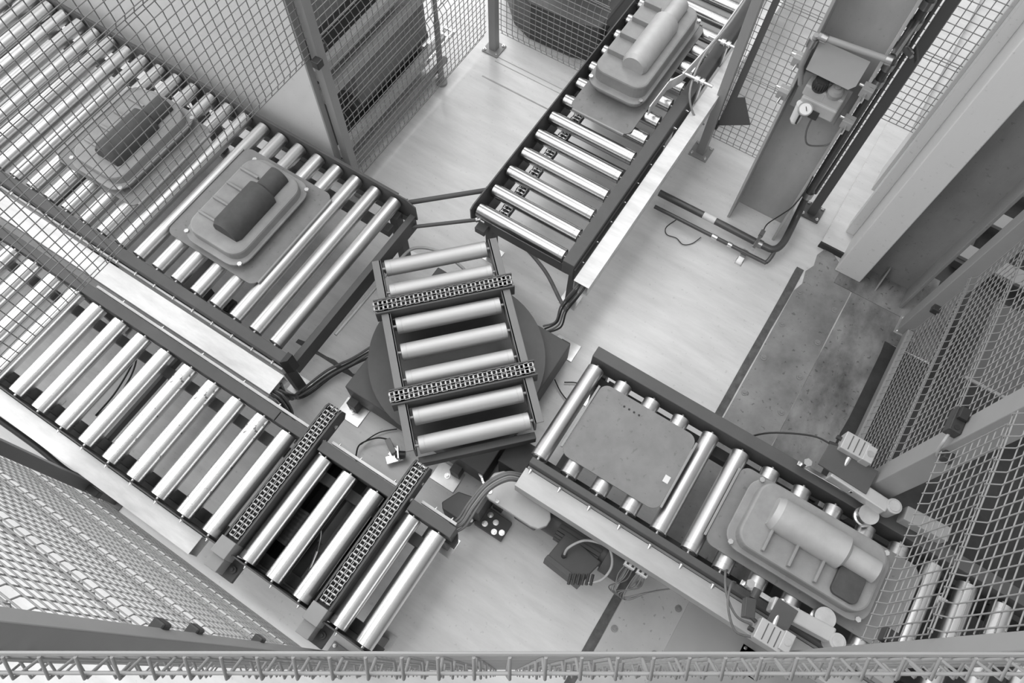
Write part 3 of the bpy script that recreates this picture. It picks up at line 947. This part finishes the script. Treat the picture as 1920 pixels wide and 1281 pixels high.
# ------------------------------------------------------------------ building columns
c = thing('steel_column', (-.12, 3.38, 0), 'grey steel building column with a hollow face carrying the air service unit', 'column')
MB().box((-.27, 3.46, 0), (.06, 3.475, 5.2)).build('web', M_col, c, .002)
MB().box((-.285, 3.30, 0), (-.268, 3.62, 5.2)).build('flange', M_col, c, .003)
MB().box((.055, 3.30, 0), (.072, 3.62, 5.2)).build('flange', M_col, c, .003)
c = thing('steel_column', (.85, 3.4, 0), 'dark steel building column standing on worn concrete at right', 'column')
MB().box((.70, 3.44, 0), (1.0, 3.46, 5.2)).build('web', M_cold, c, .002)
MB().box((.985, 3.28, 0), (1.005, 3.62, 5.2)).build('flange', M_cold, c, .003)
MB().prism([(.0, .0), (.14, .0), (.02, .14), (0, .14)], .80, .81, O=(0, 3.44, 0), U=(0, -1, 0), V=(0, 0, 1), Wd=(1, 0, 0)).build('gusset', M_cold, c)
MB().box((.55, 3.22, 0), (1.15, 3.62, .010)).build('base_plate', M_worn, c)
c = thing('column_cladding', (.61, 3.4, 0), 'tall pale box cladding on the left of the dark column', 'cladding')
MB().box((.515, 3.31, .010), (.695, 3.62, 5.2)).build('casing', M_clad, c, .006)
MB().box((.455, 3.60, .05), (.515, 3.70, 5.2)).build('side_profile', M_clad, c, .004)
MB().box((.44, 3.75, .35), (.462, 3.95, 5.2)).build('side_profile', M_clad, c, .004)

# ------------------------------------------------------------------ air service unit
au = thing('air_service_unit', (-.12, 3.3, 1.2), 'pneumatic air service unit with gauge and filter bowl on the first column', 'air unit')
MB().obox((-.115, 3.33, 1.27), (.27, .012, .26)).build('back_plate', M_post, au, .01)
MB().obox((-.15, 3.29, 1.36), (.12, .09, .07)).obox((-.05, 3.29, 1.36), (.10, .09, .07)).obox((-.10, 3.26, 1.29), (.20, .07, .08)).build('valve_body', M_alu, au, .008)
b = MB().lathe([(0, 0), (0, .040), (.02, .042), (.02, .036), (.062, .034), (.067, .030), (.067, 0)], (-.145, 3.27, 1.395), (0, -.25, 1), 20)
for k in range(16):
    t = 2 * math.pi * k / 16
    b.obox((-.145 + .035 * math.cos(t), 3.260 + .035 * math.sin(t), 1.435), (.006, .006, .05))
b.build('regulator_knob', M_rubber, au)
MB().lathe([(0, 0), (0, .042), (.03, .042), (.05, .030), (.055, 0)], (-.06, 3.27, 1.395), (0, -.2, 1), 20).cyl((-.06, 3.262, 1.45), (-.06, 3.26, 1.462), .016, 12).build('dome', M_post, au)
gz = MB().lathe([(0, 0), (0, .036), (.022, .038), (.022, .032)], (-.15, 3.17, 1.31), (0, -.45, 1), 28).build('pressure_gauge', M_post, au)
gdir = Vector((0, -.45, 1)).normalized()
MB().cyl(Vector((-.15, 3.17, 1.31)) + gdir * .019, Vector((-.15, 3.17, 1.31)) + gdir * .020, .032, 28).build('dial', M_white, gz)
b = MB().obox(Vector((-.146, 3.160, 1.333)), (.003, .03, .002), .5)
b.build('needle', M_black, gz)
MB().lathe([(0, 0), (0, .018), (.02, .028), (.13, .032), (.14, .034), (.14, 0)], (-.175, 3.21, 1.16), (0, 0, 1), 22).build('filter_bowl', M_white, au)
MB().obox((-.16, 3.178, 1.23), (.010, .01, .08)).build('sight_slot', M_black, au)
MB().obox((-.10, 3.25, 1.25), (.05, .06, .06)).build('solenoid', M_clamp, au, .004)
MB().tube(smooth([(-.10, 3.24, 1.22), (-.09, 3.22, 1.12), (-.05, 3.24, 1.02), (.03, 3.30, 1.0), (.06, 3.31, 1.04)]), .005).build('cable', M_cable, au)
MB().prism([(-.225, 0), (.045, 0), (.045, .13), (.02, .16), (-.215, .155)], 0, .006, O=(-.03, 3.36, 1.585), U=(1, 0, 0), V=Vector((0, -.80, -.60)), Wd=Vector((0, -.6, .8))).build('cover_plate', M_post, au)
for x in (-.30, .075):
    for z in (1.50, 1.26):
        k = MB().obox((x, 3.27, z), (.06, .06, .055)).build('beam_clamp', M_post, au, .004)
        MB().cyl((x - .05, 3.27, z + .02), (x + .02, 3.27, z + .02), .008, 8).cut().cyl((x, 3.25, z), (x, 3.18, z), .007, 8).each('clamp_screw', M_bolt, k)
ap = thing('air_pipe', (-.12, 3.2, 1.2), 'thin air pipe with elbow crossing in front of the first column above the air unit', 'pipe')
MB().cyl((-.26, 3.2, 1.74), (.10, 3.22, 1.76), .016, 14).build('cross_pipe', M_post, ap)
MB().tube([(-.27, 3.2, 1.74), (-.275, 3.21, 1.66), (-.275, 3.24, 1.5), (-.24, 3.27, 1.36)], .014, 12).build('down_pipe', M_post, ap)
MB().cyl((-.245, 3.2, 1.74), (-.215, 3.2, 1.74), .024, 8).cut().cyl((.07, 3.22, 1.757), (.10, 3.22, 1.76), .026, 8).cut().cyl((-.272, 3.2, 1.72), (-.275, 3.21, 1.66), .022, 10).each('fitting', M_brass, ap)

vp = thing('supply_pipe', (.12, 3.55, 0), 'dark vertical supply pipe with tee fittings beside the dark fence post', 'pipe')
MB().tube(smooth([(.105, 3.54, 4.6), (.105, 3.54, 2.0), (.105, 3.54, .9), (.11, 3.53, .3), (.12, 3.48, .14), (.13, 3.36, .10), (.13, 3.24, .10), (.10, 3.17, .10), (.02, 3.155, .10), (-.3, 3.155, .10), (-.76, 3.15, .10)], 6), .024, 16).build('main_pipe', M_pipe, vp)
MB().tube([(.145, 3.57, 4.6), (.145, 3.57, .3)], .012, 10).build('side_pipe', M_pipe, vp)
f = MB()
for z in (1.98, 1.86, 1.74, 1.60, 1.46, 1.34):
    f.cut().cyl((.105, 3.54, z - .025), (.105, 3.54, z + .025), .034, 14)
f.cut().cyl((.105, 3.54, 1.60), (.18, 3.50, 1.60), .020, 12).cut().cyl((.105, 3.54, 1.76), (.09, 3.25, 1.76), .018, 12).cut().cyl((.11, 3.53, .28), (.11, 3.53, .34), .032, 14).cut().cyl((-.02, 3.155, .10), (.02, 3.155, .10), .030, 14)
f.each('tee_fitting', M_brass, vp)
MB().obox((.19, 3.49, 1.62), (.012, .10, .03), .4).build('valve_lever', M_rail, vp, .003)
MB().cyl((-.42, 3.155, .1), (-.33, 3.155, .1), .0255, 16).build('pipe_marker', M_white, vp)
sp_ = thing('drain_pipe', (-.3, 3.06, 0), 'thinner floor pipe running parallel in front of the supply pipe', 'pipe')
MB().tube(smooth([(-.74, 3.06, .06), (-.3, 3.065, .06), (.06, 3.07, .06), (.10, 3.08, .06), (.11, 3.12, .08), (.11, 3.16, .09)], 5), .014, 12).build('pipe', M_pipe, sp_)
MB().cyl((-.30, 3.065, .06), (-.26, 3.065, .06), .018, 12).cut().cyl((-.18, 3.067, .06), (-.15, 3.067, .06), .018, 12).each('coupling', M_zinc, sp_)
MB().box((-.075, 3.03, 0), (-.035, 3.10, .05)).box((-.08, 2.99, 0), (-.03, 3.05, .004)).build('pipe_saddle', M_zinc, sp_, .002)
fs = thing('flow_sensor', (-.02, 3.2, .1), 'small sensor clamped upright across the two floor pipes, with a thin cable', 'sensor')
MB().obox((-.02, 3.12, .142), (.022, .12, .03)).build('body', M_brass, fs, .003)
MB().obox((-.02, 3.20, .15), (.03, .045, .035)).build('plug', M_cable, fs, .004)
MB().tube(smooth([(-.02, 3.22, .15), (-.02, 3.27, .18), (.03, 3.30, .30), (.06, 3.29, .42), (.075, 3.28, .60), (.07, 3.29, .75)]), .004).build('cable', M_cableb, fs)
lp = thing('loose_cable', (-.62, 3.0, 0), 'thin dark cable lying in a loose loop on the floor below the floor pipes', 'cable')
MB().tube(smooth([(-.57, 3.08, .01), (-.60, 2.99, .008), (-.57, 2.94, .008), (-.50, 2.95, .008), (-.44, 2.93, .008), (-.39, 2.97, .008), (-.36, 3.04, .02)]), .003, 6).build('cable', M_cableb, lp)

# ------------------------------------------------------------------ things beyond the fences
gs = thing('guard_sheet', (-4.2, 2.0, 0), 'large pale sheet metal wall standing along the far side of the wide conveyor', 'guard')
MB().box((-7.0, 1.985, .25), (-2.59, 2.005, 3.35)).build('sheet', M_sheet, gs, .002)
MB().box((-2.59, 1.98, .25), (-2.575, 2.02, 3.35)).build('edge_profile', M_post, gs, .002)

rk = thing('storage_rack', (-2.95, 2.85, 0), 'dark rack with pale beams and grey bin behind the mesh at top left of centre', 'rack')
for y in (2.18, 3.30):
    for x in (-3.3,):
        MB().box((x - .03, y - .03, 0), (x + .03, y + .03, 2.2)).build('upright', M_rail, rk, .003)
for z in (.96, .76, .22):
    MB().box((-2.77, 2.15, z - .045), (-2.72, 3.40, z + .04)).build('beam', M_floor2b, rk, .003)
MB().box((-2.71, 2.15, .08), (-2.67, 3.34, .12)).build('beam', M_post, rk, .003)
MB().box((-3.3, 2.15, .86), (-2.76, 3.3, .90)).build('shelf', M_black, rk, .003)
MB().box((-3.3, 2.15, .12), (-2.76, 3.3, .16)).build('shelf', M_black, rk, .003)
MB().box((-3.3, 2.2, 1.15), (-2.80, 3.3, 1.6)).build('cabinet', M_wood, rk, .01)
MB().box((-3.28, 2.5, .30), (-2.80, 3.30, .66)).build('bin', M_wood, rk, .02)
MB().cyl((-2.90, 2.45, .30), (-2.90, 3.30, .30), .10, 24).build('roller_cover', M_motor, rk)
ld = MB().box((-2.72, 3.10, .20), (-2.705, 3.50, .24)).box((-2.80, 3.10, .20), (-2.785, 3.50, .24))
for k in range(7):
    ld.box((-2.80, 3.12 + .06 * k, .22), (-2.70, 3.135 + .06 * k, .235))
ld.build('link_track', M_bolt, rk)
MB().cyl((-2.64, 3.20, 0), (-2.66, 3.24, .55), .022, 12).cyl((-2.64, 3.20, 0), (-2.64, 3.20, .02), .045, 14).build('support_leg', M_post, rk)
MB().cyl((-2.66, 3.24, .55), (-2.70, 3.30, 1.6), .016, 12).build('support_tube', M_post, rk)

mb = thing('machine_base', (-2.2, 4.5, 0), 'dark grey machine base with a rounded corner behind the back fence at top centre', 'machine')
MB().prism([(-2.32, 3.93), (-1.95, 3.95), (-1.75, 4.0), (-1.75, 5.2), (-2.75, 5.2), (-2.75, 4.25), (-2.50, 4.0)], 0, .35).build('base', M_motor, mb, .02)
MB().box((-2.4, 4.35, .35), (-1.95, 4.8, .9)).build('housing', M_cast, mb, .03)
MB().box((-1.75, 4.1, .0), (-1.0, 4.16, .25)).build('outrigger', M_rail, mb, .004)

sl = thing('slatted_platform', (1.6, 4.1, 0), 'grey slatted platform in the dark beyond the right column', 'platform')
q = [MB().box((1.15, y, .10), (2.6, y + .12, .13)).build('slat', M_post, sl, .003) for y in (3.78, 4.14, 4.50, 4.86)]
MB().box((1.15, 3.75, .03), (1.22, 5.0, .10)).cut().box((2.5, 3.75, .03), (2.57, 5.0, .10)).each('runner', M_rail, sl, .003)
st = thing('low_cabinet', (1.9, 2.9, 0), 'low grey cabinet top seen through the right mesh panel', 'cabinet')
MB().box((1.42, 2.85, .003), (2.6, 3.45, .30)).build('body', M_postd, st, .01)
MB().box((1.42, 2.83, .295), (2.6, 2.85, .31)).build('trim_edge', M_post, st, .002)

# ------------------------------------------------------------------ families of repeated things
FAMILY = {'conveyor': 'roller conveyors around the turntable', 'fence post': 'fence posts around the cell',
          'fence panel': 'wire mesh panels around the cell', 'cable duct': 'cable ducts along the conveyors',
          'tray': 'carrier trays on the conveyors', 'casting': 'castings carried on the trays',
          'connector': 'plug connectors below the right duct', 'guide arm': 'guide arms of the outgoing conveyor',
          'cylinder': 'pneumatic cylinders of the outgoing conveyor', 'column': 'building columns behind the cell',
          'rod': 'tie rods between the conveyors', 'cables': 'cable bundles around the turntable'}
for o in bpy.data.objects:
    if o.parent is None and o.get('category') in FAMILY:
        o['group'] = FAMILY[o['category']]
